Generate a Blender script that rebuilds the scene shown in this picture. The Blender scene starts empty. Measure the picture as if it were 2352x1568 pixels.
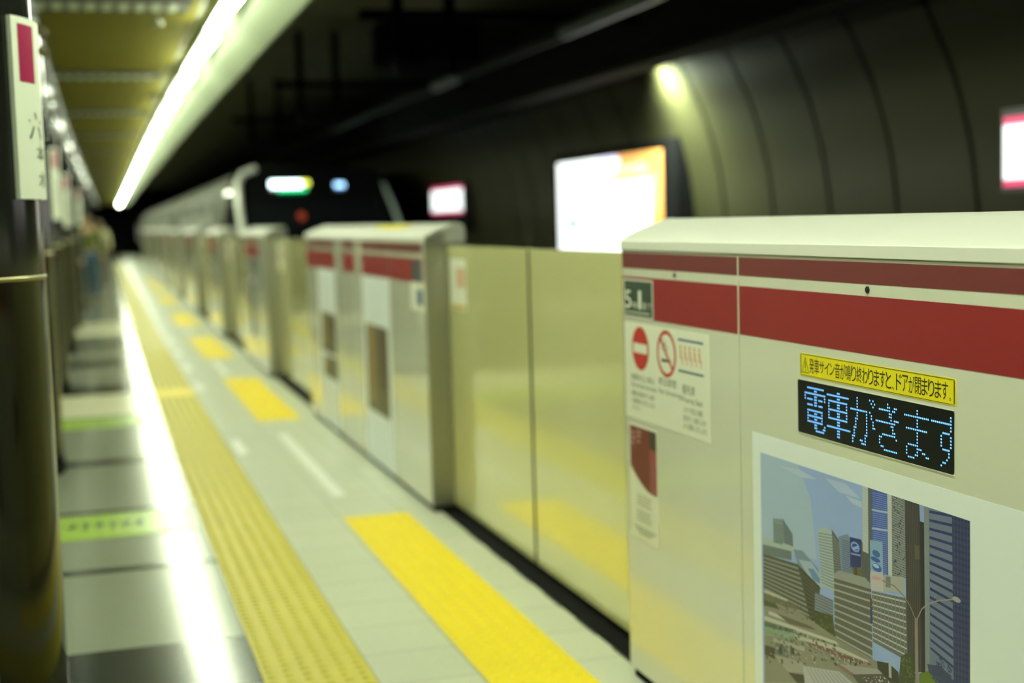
import bpy, bmesh, math, random
from mathutils import Matrix, Vector
random.seed(7)
S = bpy.context.scene
COL = S.collection

# ------------------------------------------------------------------ camera
cam_d = bpy.data.cameras.new('camera'); cam = bpy.data.objects.new('camera', cam_d); COL.objects.link(cam)
cam_d.sensor_width = 36.0; cam_d.lens = 3175.0 * 36.0 / 2352.0
cam_d.clip_start = 0.05; cam_d.clip_end = 400
Rm = Matrix(((0.9548663726919887, 0.05274419024771344, -0.2923153446146084),
             (-0.2957171620038357, 0.07617866039449724, -0.9522332549312154),
             (-0.02795658059279477, 0.9956981782124606, 0.08833780337967263)))
cam.matrix_world = Matrix.Translation((0, 0, 1.40)) @ Rm.to_4x4()
cam_d.dof.use_dof = True; cam_d.dof.focus_distance = 2.72; cam_d.dof.aperture_fstop = 1.75
S.camera = cam

# ------------------------------------------------------------------ world, exposure
w = bpy.data.worlds.new('world'); S.world = w; w.use_nodes = True
w.node_tree.nodes['Background'].inputs[0].default_value = (0.55, 0.6, 0.4, 1)
w.node_tree.nodes['Background'].inputs[1].default_value = 0.0
S.view_settings.view_transform = 'Standard'; S.view_settings.look = 'None'
S.view_settings.gamma = 1; S.view_settings.use_curve_mapping = False
S.view_settings.exposure = 0.0
TUBE_L = 93.0                      # radiance of the fluorescent tubes
TUBE_C = (0.90, 1.0, 0.75)

# ------------------------------------------------------------------ helpers
def lin(c):
    c = c / 255.0
    return c / 12.92 if c <= 0.04045 else ((c + 0.055) / 1.055) ** 2.4
def rgb(r, g, b): return (lin(r), lin(g), lin(b), 1)

MATS = {}
def mat(name, col, rough=0.5, metal=0.0, spec=0.5, noise=0.0, nscale=8.0, bump=0.0, coat=0.0, emit=None, estr=0.0, stretch=None):
    if name in MATS: return MATS[name]
    m = bpy.data.materials.new(name); m.use_nodes = True
    nt = m.node_tree; b = nt.nodes['Principled BSDF']
    b.inputs['Base Color'].default_value = (*col[:3], 1)
    b.inputs['Roughness'].default_value = rough; b.inputs['Metallic'].default_value = metal
    b.inputs['Specular IOR Level'].default_value = spec
    if coat: b.inputs['Coat Weight'].default_value = coat; b.inputs['Coat Roughness'].default_value = 0.06; b.inputs['Coat IOR'].default_value = 1.8
    if noise or bump:
        tc = nt.nodes.new('ShaderNodeTexCoord'); n = nt.nodes.new('ShaderNodeTexNoise')
        n.inputs['Scale'].default_value = nscale; n.inputs['Detail'].default_value = 4
        src = tc.outputs['Object']
        if stretch:
            mp = nt.nodes.new('ShaderNodeMapping'); mp.inputs['Scale'].default_value = stretch
            nt.links.new(src, mp.inputs[0]); src = mp.outputs[0]
        nt.links.new(src, n.inputs['Vector'])
        if noise:
            r = nt.nodes.new('ShaderNodeMix'); r.data_type = 'RGBA'
            r.inputs[6].default_value = (*[c * (1 - noise) for c in col[:3]], 1)
            r.inputs[7].default_value = (*[min(1, c * (1 + noise)) for c in col[:3]], 1)
            nt.links.new(n.outputs['Fac'], r.inputs[0]); nt.links.new(r.outputs[2], b.inputs['Base Color'])
        if bump:
            bp = nt.nodes.new('ShaderNodeBump'); bp.inputs['Strength'].default_value = bump; bp.inputs['Distance'].default_value = 0.002
            nt.links.new(n.outputs['Fac'], bp.inputs['Height']); nt.links.new(bp.outputs[0], b.inputs['Normal'])
    if emit:
        b.inputs['Emission Color'].default_value = (*emit[:3], 1); b.inputs['Emission Strength'].default_value = estr
    MATS[name] = m; return m

def dx(y): return 0.0 if y <= 0 else y * y / 3000.0 if y < 24 else 0.192 + 0.016 * (y - 24)   # the station bends gently to the right
def slope(y): return 0.0 if y <= 0 else min(y, 24) / 1500.0

class MB:
    def __init__(self): self.v = []; self.f = []; self.c = []
    def quad(self, a, b, c, d, mi=0): self.poly([a, b, c, d], mi)
    def poly(self, pts, mi=0):
        n = len(self.v); self.v += [tuple(p) for p in pts]; self.f.append(tuple(range(n, n + len(pts)))); self.c.append(mi)
    def box(self, x0, x1, y0, y1, z0, z1, mi=0):
        n = len(self.v)
        self.v += [(x, y, z) for z in (z0, z1) for (x, y) in ((x0, y0), (x1, y0), (x1, y1), (x0, y1))]
        for f in ((0, 3, 2, 1), (4, 5, 6, 7), (0, 1, 5, 4), (1, 2, 6, 5), (2, 3, 7, 6), (3, 0, 4, 7)):
            self.f.append(tuple(n + i for i in f)); self.c.append(mi)
    def lbox(self, x0, x1, y0, y1, z0, z1, step=2.0, mi=0):       # a long box cut along y so that it can bend
        k = max(1, int(math.ceil((y1 - y0) / step)))
        self.extr([(x0, z0), (x1, z0), (x1, z1), (x0, z1)], [y0 + (y1 - y0) * i / k for i in range(k + 1)], mi)
    def extr(self, prof, ys, mi=0, caps=True, closed=True):       # profile (x,z) counterclockwise seen from -y, extruded along y
        n = len(self.v); m = len(prof)
        for y in ys: self.v += [(p[0], y, p[1]) for p in prof]
        for j in range(len(ys) - 1):
            for i in range(m if closed else m - 1):
                a = n + j * m + i; b = n + j * m + (i + 1) % m
                self.f.append((a, a + m, b + m, b)[::-1]); self.c.append(mi)
        if caps and closed:
            self.f.append(tuple(range(n, n + m))); self.c.append(mi)
            e = n + (len(ys) - 1) * m
            self.f.append(tuple(range(e + m - 1, e - 1, -1))); self.c.append(mi)
    def cyl(self, p0, p1, r, n=16, r1=None, mi=0, caps=True):
        p0 = Vector(p0); p1 = Vector(p1); d = (p1 - p0).normalized()
        u = d.orthogonal().normalized(); v = d.cross(u); r1 = r if r1 is None else r1
        k = len(self.v)
        for (p, rr) in ((p0, r), (p1, r1)):
            for i in range(n):
                a = 2 * math.pi * i / n; self.v.append(tuple(p + (u * math.cos(a) + v * math.sin(a)) * rr))
        for i in range(n):
            j = (i + 1) % n; self.f.append((k + i, k + j, k + n + j, k + n + i)); self.c.append(mi)
        if caps:
            self.f.append(tuple(k + i for i in range(n))[::-1]); self.f.append(tuple(k + n + i for i in range(n))); self.c += [mi, mi]
    def lathe(self, cx, cy, prof, n=64, mi=0):                    # profile (r,z) from bottom to top
        k = len(self.v)
        for (r, z) in prof:
            for i in range(n):
                a = 2 * math.pi * i / n; self.v.append((cx + r * math.cos(a), cy + r * math.sin(a), z))
        for j in range(len(prof) - 1):
            for i in range(n):
                i2 = (i + 1) % n
                self.f.append((k + j * n + i, k + j * n + i2, k + (j + 1) * n + i2, k + (j + 1) * n + i)); self.c.append(mi)
    def build(self, name, mats, parent=None, smooth=False, bent=False, bevel=0.0):
        me = bpy.data.meshes.new(name)
        vs = [(x + dx(y), y, z) for (x, y, z) in self.v] if bent else self.v
        me.from_pydata(vs, [], self.f); me.update()
        ms = mats if isinstance(mats, (list, tuple)) else [mats]
        for m in ms: me.materials.append(m)
        for p, c in zip(me.polygons, self.c): p.material_index = c; p.use_smooth = smooth
        if smooth:
            bm = bmesh.new(); bm.from_mesh(me)
            for e in bm.edges:
                if len(e.link_faces) == 2 and e.calc_face_angle(0) > math.radians(35): e.smooth = False
            bm.to_mesh(me); bm.free()
        o = bpy.data.objects.new(name, me); COL.objects.link(o)
        if parent: o.parent = parent
        if bevel:
            b = o.modifiers.new('bevel', 'BEVEL'); b.width = bevel; b.segments = 2; b.limit_method = 'ANGLE'
        return o

def tag(o, label=None, cat=None, group=None, kind=None):
    if label: o['label'] = label
    if cat: o['category'] = cat
    if group: o['group'] = group
    if kind: o['kind'] = kind
    return o
def empty(name, x, y, z, label=None, cat=None, group=None, rz=None):
    o = bpy.data.objects.new(name, None); COL.objects.link(o); o.empty_display_size = 0.1
    o.location = (x + dx(y), y, z); o.rotation_euler = (0, 0, -slope(y) if rz is None else rz)
    return tag(o, label, cat, group)
def copy_tree(o, parent=None):
    c = o.copy(); COL.objects.link(c)
    if parent: c.parent = parent
    for ch in [k for k in o.children]: copy_tree(ch, c)
    return c

_tc = {}
def text_mesh(s):                                                 # flat triangles of a string: verts (x,y), faces, box
    if s in _tc: return _tc[s]
    cu = bpy.data.curves.new('t', 'FONT'); cu.body = s; cu.size = 1; cu.fill_mode = 'FRONT'; cu.resolution_u = 3
    o = bpy.data.objects.new('t', cu); COL.objects.link(o)
    dg = bpy.context.evaluated_depsgraph_get(); dg.update()
    me = o.evaluated_get(dg).to_mesh()
    vs = [(v.co.x, v.co.y) for v in me.vertices]; fs = [tuple(p.vertices) for p in me.polygons]
    o.evaluated_get(dg).to_mesh_clear(); bpy.data.objects.remove(o); bpy.data.curves.remove(cu)
    if vs:
        x0 = min(v[0] for v in vs); x1 = max(v[0] for v in vs); y0 = min(v[1] for v in vs); y1 = max(v[1] for v in vs)
        vs = [((v[0] - x0) / max(1e-6, x1 - x0), (v[1] - y0) / max(1e-6, y1 - y0)) for v in vs]
    _tc[s] = (vs, fs); return _tc[s]
def put_text(mb, s, ya, yb, z0, z1, x, mi=0):
    """lettering on a face looking to -x: starts at y=ya, ends at y=yb (ya>yb), between z0 and z1"""
    vs, fs = text_mesh(s); n = len(mb.v)
    mb.v += [(x, ya + (yb - ya) * u, z0 + (z1 - z0) * v) for (u, v) in vs]
    for f in fs: mb.f.append(tuple(n + i for i in f)); mb.c.append(mi)
def face_rect(mb, ya, yb, z0, z1, x, mi=0): mb.quad((x, ya, z0), (x, yb, z0), (x, yb, z1), (x, ya, z1), mi)
def plate(mb, ya, yb, z0, z1, x, t=0.0012, mi=0): mb.box(x - t, x, min(ya, yb), max(ya, yb), z0, z1, mi)
def round_plate(mb, ya, yb, z0, z1, x, t, r, mi=0):
    pts = []
    for (cy, cz, a0) in ((ya - r, z1 - r, 90), (ya - r, z0 + r, 180), (yb + r, z0 + r, 270), (yb + r, z1 - r, 0)):
        for k in range(5):
            a = math.radians(a0 + 90 * k / 4); pts.append((cy - r * math.cos(a), cz + r * math.sin(a)))
    n = len(pts); k = len(mb.v)
    mb.v += [(x - t, p[0], p[1]) for p in pts] + [(x, p[0], p[1]) for p in pts]
    mb.f.append(tuple(k + i for i in range(n))[::-1]); mb.c.append(mi)
    for i in range(n):
        j = (i + 1) % n; mb.f.append((k + i, k + j, k + n + j, k + n + i)); mb.c.append(mi)
def disc(mb, cy, cz, ry, rz, x, n=40, mi=0, a0=0, a1=360):
    pts = [(x, cy - ry * math.cos(math.radians(a0 + (a1 - a0) * i / n)), cz + rz * math.sin(math.radians(a0 + (a1 - a0) * i / n))) for i in range(n + (0 if a1 - a0 == 360 else 1))]
    mb.poly(pts[::-1], mi)
def ring(mb, cy, cz, r0, r1, x, n=40, mi=0):
    for i in range(n):
        a = 2 * math.pi * i / n; b = 2 * math.pi * (i + 1) / n
        mb.quad((x, cy - r0 * math.cos(a), cz + r0 * math.sin(a)), (x, cy - r0 * math.cos(b), cz + r0 * math.sin(b)),
                (x, cy - r1 * math.cos(b), cz + r1 * math.sin(b)), (x, cy - r1 * math.cos(a), cz + r1 * math.sin(a)), mi)
def seg(mb, a, b, wd, x, mi=0):                                   # a straight stroke between two (y,z) points
    d = Vector((b[0] - a[0], b[1] - a[1])); n = Vector((-d.y, d.x)).normalized() * wd / 2
    mb.quad((x, a[0] - n.x, a[1] - n.y), (x, b[0] - n.x, b[1] - n.y), (x, b[0] + n.x, b[1] + n.y), (x, a[0] + n.x, a[1] + n.y), mi)

# ------------------------------------------------------------------ materials
M_cream = mat('cream_paint', rgb(222, 222, 202), 0.13, noise=0.02, nscale=3, coat=0.5)
M_cover = mat('cover_paint', rgb(226, 226, 214), 0.35)
M_red = mat('red_film', rgb(140, 36, 38), 0.35)
M_dred = mat('dark_red_film', rgb(110, 46, 46), 0.35)
M_steel = mat('stainless', (0.34, 0.34, 0.28), 0.35, 0.9)
M_door = mat('champagne_steel', (0.80, 0.78, 0.37), 0.2, 0.15, noise=0.03, nscale=2, coat=0.9)
M_black = mat('black_rubber', (0.008, 0.008, 0.007), 0.9, spec=0.08)
M_dark = mat('dark_paint', (0.03, 0.032, 0.028), 0.5)
M_film = mat('white_film', rgb(238, 244, 244), 0.35)
M_white = mat('white_vinyl', rgb(232, 232, 214), 0.45)
M_ink = mat('black_ink', (0.015, 0.018, 0.015), 0.5)
M_grayink = mat('grey_ink', rgb(84, 92, 74), 0.5)
M_signred = mat('sign_red', rgb(190, 48, 40), 0.4)
M_signblue = mat('sign_blue', rgb(50, 84, 120), 0.4)
M_signor = mat('sign_orange', rgb(216, 150, 96), 0.4)
M_green = mat('plate_green', rgb(52, 70, 58), 0.4)
M_yel = mat('yellow_label', rgb(244, 226, 20), 0.4)
M_maroon = mat('card_maroon', rgb(112, 36, 34), 0.4)
M_brown = mat('card_brown', rgb(56, 42, 34), 0.4)
M_pink = mat('card_pink', rgb(150, 70, 78), 0.4)
M_led = mat('display_glass', (0.003, 0.004, 0.005), 0.3, spec=0.3)
M_leddot = mat('led_blue', (0.05, 0.1, 0.2), 0.5, emit=(0.16, 0.50, 1.0), estr=1.6)
PIC=[
('sky',(135,158,168),[(-6,0),(830,-4),(833,305),(-21,579)]),
('',(148,170,160),[(0,2),(183,1),(240,68),(266,202),(4,231)]),
('',(160,178,168),[(90,18),(183,10),(270,19),(204,27)]),
('',(158,176,170),[(305,10),(392,8),(450,29),(365,31)]),
('',(160,178,168),[(392,33),(456,35),(456,48),(418,45)]),
('',(112,130,112),[(60,149),(115,141),(119,201),(62,206)]),
('',(92,104,96),[(107,140),(155,167),(159,206),(119,205)]),
('s',(95,108,95),[(61,160),(113,155),(118,198),(62,204)],7,0.4),
('',(110,130,125),[(158,202),(201,196),(273,222),(287,267),(178,234)]),
('',(146,165,150),[(182,221),(241,213),(284,236),(290,264),(244,259)]),
('',(96,126,140),[(223,231),(252,227),(280,243),(280,254),(251,253)]),
('',(152,168,142),[(5,205),(160,196),(160,215),(6,224)]),
('',(100,122,100),[(62,202),(106,199),(106,204),(62,207)]),
('',(104,117,100),[(6,224),(150,209),(149,231),(6,249)]),
('v',(84,96,82),[(6,225),(150,210),(149,230),(6,248)],20,0.4),
('',(70,74,56),[(7,247),(178,233),(239,357),(7,377)]),
('s',(128,134,110),[(7,252),(178,237),(238,346),(8,345)],10,0.38),
('',(58,60,44),[(177,233),(280,261),(268,334),(238,357)]),
('s',(84,88,66),[(178,241),(278,267),(264,331),(238,349)],10,0.3),
('',(150,166,142),[(271,133),(303,121),(337,124),(341,256),(283,256)]),
('s',(104,120,108),[(273,137),(334,129),(338,252),(285,252)],18,0.35),
('',(82,88,76),[(332,119),(364,137),(375,209),(341,222)]),
('s',(120,128,108),[(334,129),(364,144),(374,209),(341,220)],14,0.3),
('',(108,124,126),[(361,129),(397,116),(418,126),(417,206),(371,208)]),
('s',(80,94,98),[(374,131),(417,129),(417,202),(376,205)],16,0.4),
('',(78,84,74),[(451,115),(487,146),(487,202),(454,203)]),
('',(92,88,52),[(416,183),(457,177),(457,205),(419,203)]),
('',(60,56,34),[(426,183),(435,181),(436,203),(427,203)]),
('',(34,46,84),[(408,120),(453,116),(452,177),(409,185)]),
('e',(116,146,168),[(429,137)],18,11),
('e',(40,56,98),[(429,137)],12,7),
('',(130,158,178),[(418,140),(442,131),(440,139),(422,145)]),
('',(120,140,150),[(411,153),(450,149),(450,153),(411,157)]),
('',(168,178,152),[(459,-1),(482,-1),(484,140),(459,139)]),
('',(78,88,78),[(480,-1),(497,-2),(495,180),(481,180)]),
('',(66,86,128),[(495,-2),(556,-3),(557,170),(495,178)]),
('s',(110,134,158),[(498,5),(552,2),(553,169),(498,176)],40,0.35),
('',(150,165,160),[(495,42),(554,36),(554,40),(495,46)]),
('',(150,165,160),[(495,81),(555,73),(555,77),(495,85)]),
('',(170,178,150),[(553,-3),(570,-3),(571,166),(556,167)]),
('',(102,110,96),[(569,-3),(618,-4),(620,158),(570,165)]),
('d',(140,146,124),[(569,-3),(618,-4),(620,158),(570,165)],34,0.3),
('d',(150,156,130),[(460,2),(482,0),(482,138),(460,137)],24,0.3),
('',(72,70,60),[(616,-4),(669,-5),(682,32),(682,331),(623,349),(619,155)]),
('v',(52,50,44),[(618,-3),(666,-5),(676,332),(625,348)],8,0.45),
('',(128,148,160),[(666,-5),(685,-5),(683,33),(669,33)]),
('',(38,38,40),[(667,33),(683,33),(688,352),(675,356)]),
('',(86,84,60),[(650,83),(666,83),(667,109),(652,113)]),
('',(114,124,110),[(682,-4),(699,-4),(702,347),(686,353)]),
('',(98,110,110),[(698,-2),(774,-3),(779,323),(701,348)]),
('s',(38,48,84),[(700,0),(773,-7),(778,301),(703,285)],17,0.32),
('',(48,55,78),[(773,-3),(828,-3),(832,306),(779,323)]),
('s',(34,40,66),[(775,-1),(827,-2),(831,306),(780,312)],26,0.4),
('v',(62,70,88),[(775,2),(827,0),(831,306),(780,322)],5,0.2),
('',(122,154,152),[(487,109),(535,103),(537,168),(489,175)]),
('e',(60,90,120),[(511,133)],15,7),
('e',(50,84,130),[(508,146)],18,5),
('e',(56,96,140),[(513,162)],18,9),
('e',(150,176,170),[(510,159)],12,4),
('',(168,168,144),[(489,174),(536,167),(538,207),(491,215)]),
('',(176,140,118),[(495,184),(529,179),(529,185),(495,190)]),
('',(134,140,114),[(339,216),(363,204),(468,194),(489,202),(490,219),(342,233)]),
('',(150,156,130),[(537,171),(611,158),(615,192),(539,204)]),
('',(110,114,96),[(546,172),(564,169),(564,192),(546,194)]),
('',(84,87,70),[(340,226),(491,213),(495,369),(342,369)]),
('s',(152,157,126),[(340,230),(491,215),(495,366),(342,364)],9,0.25),
('v',(104,108,88),[(342,231),(490,216),(493,365),(345,363)],16,0.12),
('',(92,97,84),[(494,216),(619,199),(625,310),(601,326),(497,323)]),
('s',(168,172,138),[(495,217),(617,201),(623,323),(497,321)],9,0.26),
('v',(120,126,106),[(495,217),(617,201),(623,316),(497,321)],9,0.15),
('',(92,58,46),[(486,233),(494,232),(495,248),(487,249)]),
('',(44,58,92),[(487,250),(495,249),(496,285),(488,286)]),
('',(92,102,98),[(257,278),(336,277),(337,326),(253,331)]),
('s',(134,144,130),[(258,281),(335,280),(336,324),(256,328)],7,0.3),
('',(58,68,34),[(249,321),(334,312),(347,363),(257,367)]),
('b',(84,92,44),[(254,327),(334,316),(341,361),(260,366)],26,9),
('',(122,124,94),[(10,356),(176,342),(361,359),(509,361),(632,370),(8,569)]),
('',(168,172,134),[(10,334),(128,329),(128,334),(10,342)]),
('',(96,98,70),[(10,342),(176,334),(176,342),(9,360)]),
('',(60,66,40),[(9,360),(67,355),(91,363),(11,374)]),
('',(172,176,144),[(34,382),(129,373),(128,382),(33,390)]),
('',(84,84,60),[(66,377),(235,363),(264,365),(137,385)]),
('',(170,174,140),[(10,400),(347,366),(361,371),(10,410)]),
('',(70,92,70),[(10,414),(160,392),(197,396),(9,426)]),
('',(120,140,104),[(12,425),(197,396),(249,398),(11,448)]),
('',(110,78,62),[(205,400),(361,388),(490,373),(490,377),(347,399),(219,407)]),
('',(168,172,138),[(160,405),(361,375),(478,370),(478,374),(347,386),(167,411)]),
('b',(150,156,126),[(197,413),(361,380),(490,373),(333,418)],40,7),
('b',(66,70,50),[(197,417),(361,384),(490,375),(333,421)],40,6),
('',(56,54,38),[(11,472),(64,464),(64,492),(10,496)]),
('',(150,150,116),[(57,441),(208,420),(208,430),(56,451)]),
('',(92,106,84),[(65,450),(128,439),(127,472),(68,481)]),
('',(48,56,44),[(81,449),(101,446),(100,469),(80,471)]),
('',(48,60,50),[(140,440),(159,436),(160,457),(142,460)]),
('',(140,142,112),[(56,482),(207,458),(207,482),(127,504)]),
('',(54,54,40),[(127,504),(203,487),(207,506),(173,517)]),
('',(160,164,140),[(198,467),(360,430),(419,438),(207,506)]),
('v',(134,138,116),[(207,467),(360,432),(406,442),(247,493)],9,0.3),
('',(122,96,80),[(333,419),(360,413),(426,417),(413,425)]),
('',(142,142,120),[(360,413),(545,369),(569,369),(426,415)]),
('',(76,74,58),[(413,420),(568,370),(592,383),(439,432)]),
('b',(170,172,150),[(452,413),(574,374),(592,383),(452,428)],24,7),
('',(50,50,40),[(512,360),(557,351),(592,359),(595,382),(562,388),(515,376)]),
('',(150,156,130),[(556,350),(566,348),(567,380),(557,380)]),
('',(60,70,40),[(601,323),(632,305),(654,320),(660,361),(592,383)]),
('b',(86,98,50),[(601,323),(649,308),(657,362),(595,382)],26,9),
('',(88,108,30),[(665,339),(703,321),(732,324),(738,336),(665,359)]),
('',(50,60,78),[(693,311),(740,301),(771,315),(791,319),(735,337),(698,326)]),
('b',(56,56,40),[(12,411),(347,373),(490,377),(10,516)],70,11),
('b',(160,162,132),[(12,411),(347,373),(490,377),(10,516)],70,8),
('b',(96,118,96),[(12,427),(175,409),(204,434),(11,472)],20,10),
('b',(70,74,60),[(6,341),(236,328),(235,358),(9,364)],30,9),
('b',(120,128,112),[(571,0),(616,-2),(618,153),(571,161)],60,6),
('b',(60,64,58),[(571,0),(616,-2),(618,153),(571,161)],60,6),
('b',(60,66,80),[(701,286),(776,282),(779,319),(703,343)],40,9),
('',(124,114,96),[(650,231),(661,228),(663,360),(652,363)]),
('l',(124,114,96),[(534,184),(576,184),(610,195),(635,211),(654,234)],6),
('l',(134,128,108),[(658,232),(674,207),(693,192),(730,175),(781,159)],6),
('e',(146,150,128),[(788,158)],13,5),
]
# ------------------------------------------------------------------ the setting: floor, ceiling, walls, track
FY0, FY1 = -6.0, 96.0
M_gran = mat('pale_granite', rgb(146, 152, 134), 0.17, noise=0.10, nscale=60, spec=0.5)
M_gdark = mat('dark_granite', rgb(46, 52, 48), 0.16, noise=0.35, nscale=50, spec=0.5)
M_gcream = mat('cream_granite', rgb(244, 242, 206), 0.2, noise=0.05, nscale=60)
def tile_mat(name, col, joint, sx, sy, rough):
    m = bpy.data.materials.new(name); m.use_nodes = True; nt = m.node_tree; b = nt.nodes['Principled BSDF']
    tc = nt.nodes.new('ShaderNodeTexCoord'); br = nt.nodes.new('ShaderNodeTexBrick'); br.offset = 0.0
    br.inputs['Scale'].default_value = 1; br.inputs['Brick Width'].default_value = sx; br.inputs['Row Height'].default_value = sy
    br.inputs['Mortar Size'].default_value = 0.003; br.inputs['Mortar Smooth'].default_value = 0.1
    c2 = tuple(c * 0.94 for c in col[:3])
    br.inputs['Color1'].default_value = (*col[:3], 1); br.inputs['Color2'].default_value = (*c2, 1); br.inputs['Mortar'].default_value = (*joint[:3], 1)
    n = nt.nodes.new('ShaderNodeTexNoise'); n.inputs['Scale'].default_value = 90; mx = nt.nodes.new('ShaderNodeMix'); mx.data_type = 'RGBA'; mx.blend_type = 'MULTIPLY'
    mx.inputs[0].default_value = 0.25
    mp = nt.nodes.new('ShaderNodeMapping'); mp.inputs['Location'].default_value = (-0.79, 0, 0); nt.links.new(tc.outputs['Object'], mp.inputs[0]); nt.links.new(mp.outputs[0], br.inputs['Vector']); nt.links.new(tc.outputs['Object'], n.inputs['Vector'])
    nt.links.new(br.outputs['Color'], mx.inputs[6]); nt.links.new(n.outputs['Color'], mx.inputs[7]); nt.links.new(mx.outputs[2], b.inputs['Base Color'])
    b.inputs['Roughness'].default_value = rough
    return m
M_tile = tile_mat('small_tile', rgb(226, 230, 206), rgb(176, 178, 156), 0.31, 0.31, 0.30)

f = MB(); f.lbox(-7.0, 0.79, FY0, FY1, -0.30, 0.0); tag(f.build('floor', M_gran, bent=True), 'pale polished granite platform floor', kind='structure')
f = MB(); f.lbox(0.79, 1.66, FY0, FY1, -0.30, 0.0, 1.0); tag(f.build('floor_tiles', M_tile, bent=True), 'pale small square tiles between the tactile strip and the gates', kind='structure').name = 'floor_gate_side'
f = MB(); f.lbox(1.66, 1.98, FY0, FY1, -1.2, -0.02); tag(f.build('trim_platform_edge', M_black, bent=True), kind='structure')
f = MB(); f.lbox(1.98, 6.0, FY0, FY1, -1.3, -1.2); tag(f.build('floor_trackbed', mat('ballast', (0.03, 0.03, 0.025), 0.9, noise=0.4, nscale=20), bent=True), 'dark concrete track bed', kind='structure')
for xr in (2.55, 4.0):
    r = MB(); r.lbox(xr - 0.035, xr + 0.035, FY0, FY1, -1.2, -1.06)
    tag(r.build('rail', mat('rail_steel', (0.12, 0.09, 0.07), 0.4, 0.8), bent=True), 'steel running rail on the track bed, %s' % ('platform side' if xr < 3 else 'wall side'), 'rail', 'running rails')

# dark granite bands, cream panel, joints across the walkway (inlaid floor)
def inlay(name, m, y0, y1, x0=-6.9, x1=0.455, z=0.0015):
    b = MB(); b.box(x0, x1, y0, y1, 0.0, z); return tag(b.build(name, m, bent=True), kind='structure')
n_in = 0
for (y0, y1, mm) in ((4.21, 4.72, M_gdark), (5.82, 5.90, M_gdark), (7.08, 7.14, M_gdark), (8.55, 8.74, M_gdark), (10.84, 12.25, M_gcream),
                     (12.25, 13.05, M_gdark), (14.8, 15.5, M_gdark), (17.4, 18.1, M_gdark), (19.3, 22.0, M_gcream), (22.0, 22.6, M_gdark), (2.98, 3.04, M_gdark),
                     (25.4, 25.9, M_gdark), (29.5, 30.0, M_gdark)):
    n_in += 1; inlay('trim_floor_%d' % n_in, mm, y0, y1)

# platform ceiling: olive panels and slotted vents across, dark beam over the pillars, fascia over the track
M_ceil = mat('olive_panel', (0.092, 0.082, 0.007), 0.7, spec=0.02, noise=0.06, nscale=1.2)
M_vent = mat('vent_grey', rgb(150, 158, 136), 0.5)
CZ = 2.80
c = MB(); c.lbox(-7, 0.76, FY0, FY1, CZ, CZ + 0.1); tag(c.build('ceiling', M_ceil, bent=True), 'olive panelled platform ceiling', kind='structure')
c = MB(); c.extr([(1.06, 2.77), (1.26, 2.655), (1.28, 2.655), (1.28, 3.5), (1.06, 3.5)], [FY0 + 2 * i for i in range(52)])
tag(c.build('trim_ceiling_edge', mat('edge_cream', rgb(104, 112, 90), 0.5), bent=True), 'pale ceiling edge beside the light line', kind='structure')
c = MB(); c.lbox(0.76, 1.06, FY0, FY1, CZ + 0.04, CZ + 0.1); tag(c.build('trim_light_trough', mat('trough_white', rgb(200, 204, 170), 0.5), bent=True), kind='structure')
c = MB(); c.lbox(-0.86, -0.24, FY0, FY1, CZ - 0.16, CZ - 0.001); tag(c.build('trim_pillar_beam', mat('beam_dark', (0.02, 0.021, 0.019), 0.5), bent=True), kind='structure')
c = MB(); c.extr([(1.28, 3.5), (4.9, 3.4), (4.9, 3.6), (1.28, 3.6)], [FY0 + 2 * i for i in range(52)])
tag(c.build('ceiling_track', mat('soot', (0.060, 0.061, 0.033), 0.85, spec=0.1, noise=0.4, nscale=1.5), bent=True), 'dark tunnel ceiling over the track', kind='structure')
PIL = [4.00, 8.45, 12.6, 16.75, 20.9, 25.05, 29.2, 33.35, 37.5]
PE = [-0.108, -0.195, -0.235, -0.235, -0.235, -0.235, -0.235, -0.235, -0.235]
for k, py in enumerate(PIL + [41.6, 45.8, 50.0]):
    y0 = py + 0.45
    r = empty('ceiling_vent', -3.15, y0 + 0.22, CZ, None, 'vent', 'slotted vents across the platform ceiling')
    r['label'] = ('grey slotted ceiling vent nearest the camera, crossing the olive ceiling' if k == 0 else
                  'second grey slotted ceiling vent from the camera' if k == 1 else 'distant narrow slotted vent across the olive platform ceiling')
    b = MB(); b.box(-3.8, 3.84, -0.30, -0.22, -0.03, -0.001); b.box(-3.8, 3.84, 0.20, 0.22, -0.012, -0.001); b.build('frame', M_dark, r)
    s = MB()
    for i in range(76): s.box(-3.79 + i * 0.1, -3.79 + i * 0.1 + 0.06, -0.22, 0.20, -0.01, -0.001)
    s.build('slats', M_vent, r)
    s = MB(); s.box(-3.79, 3.84, -0.22, 0.20, -0.004, 0.0); s.build('slot_backing', M_dark, r)
sp = MB(); sp.lathe(0, 0, [(0.0, -0.06), (0.03, -0.055), (0.035, -0.03), (0.012, -0.025), (0.012, 0.0), (0.05, 0.0)], 20)
spo = sp.build('sprinkler', mat('sprinkler_grey', (0.16, 0.17, 0.12), 0.5, 0.2), smooth=True); spo.location = (0.52 + dx(9.6), 9.6, CZ)
tag(spo, 'small pale round sprinkler head on the olive ceiling', 'sprinkler')

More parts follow.
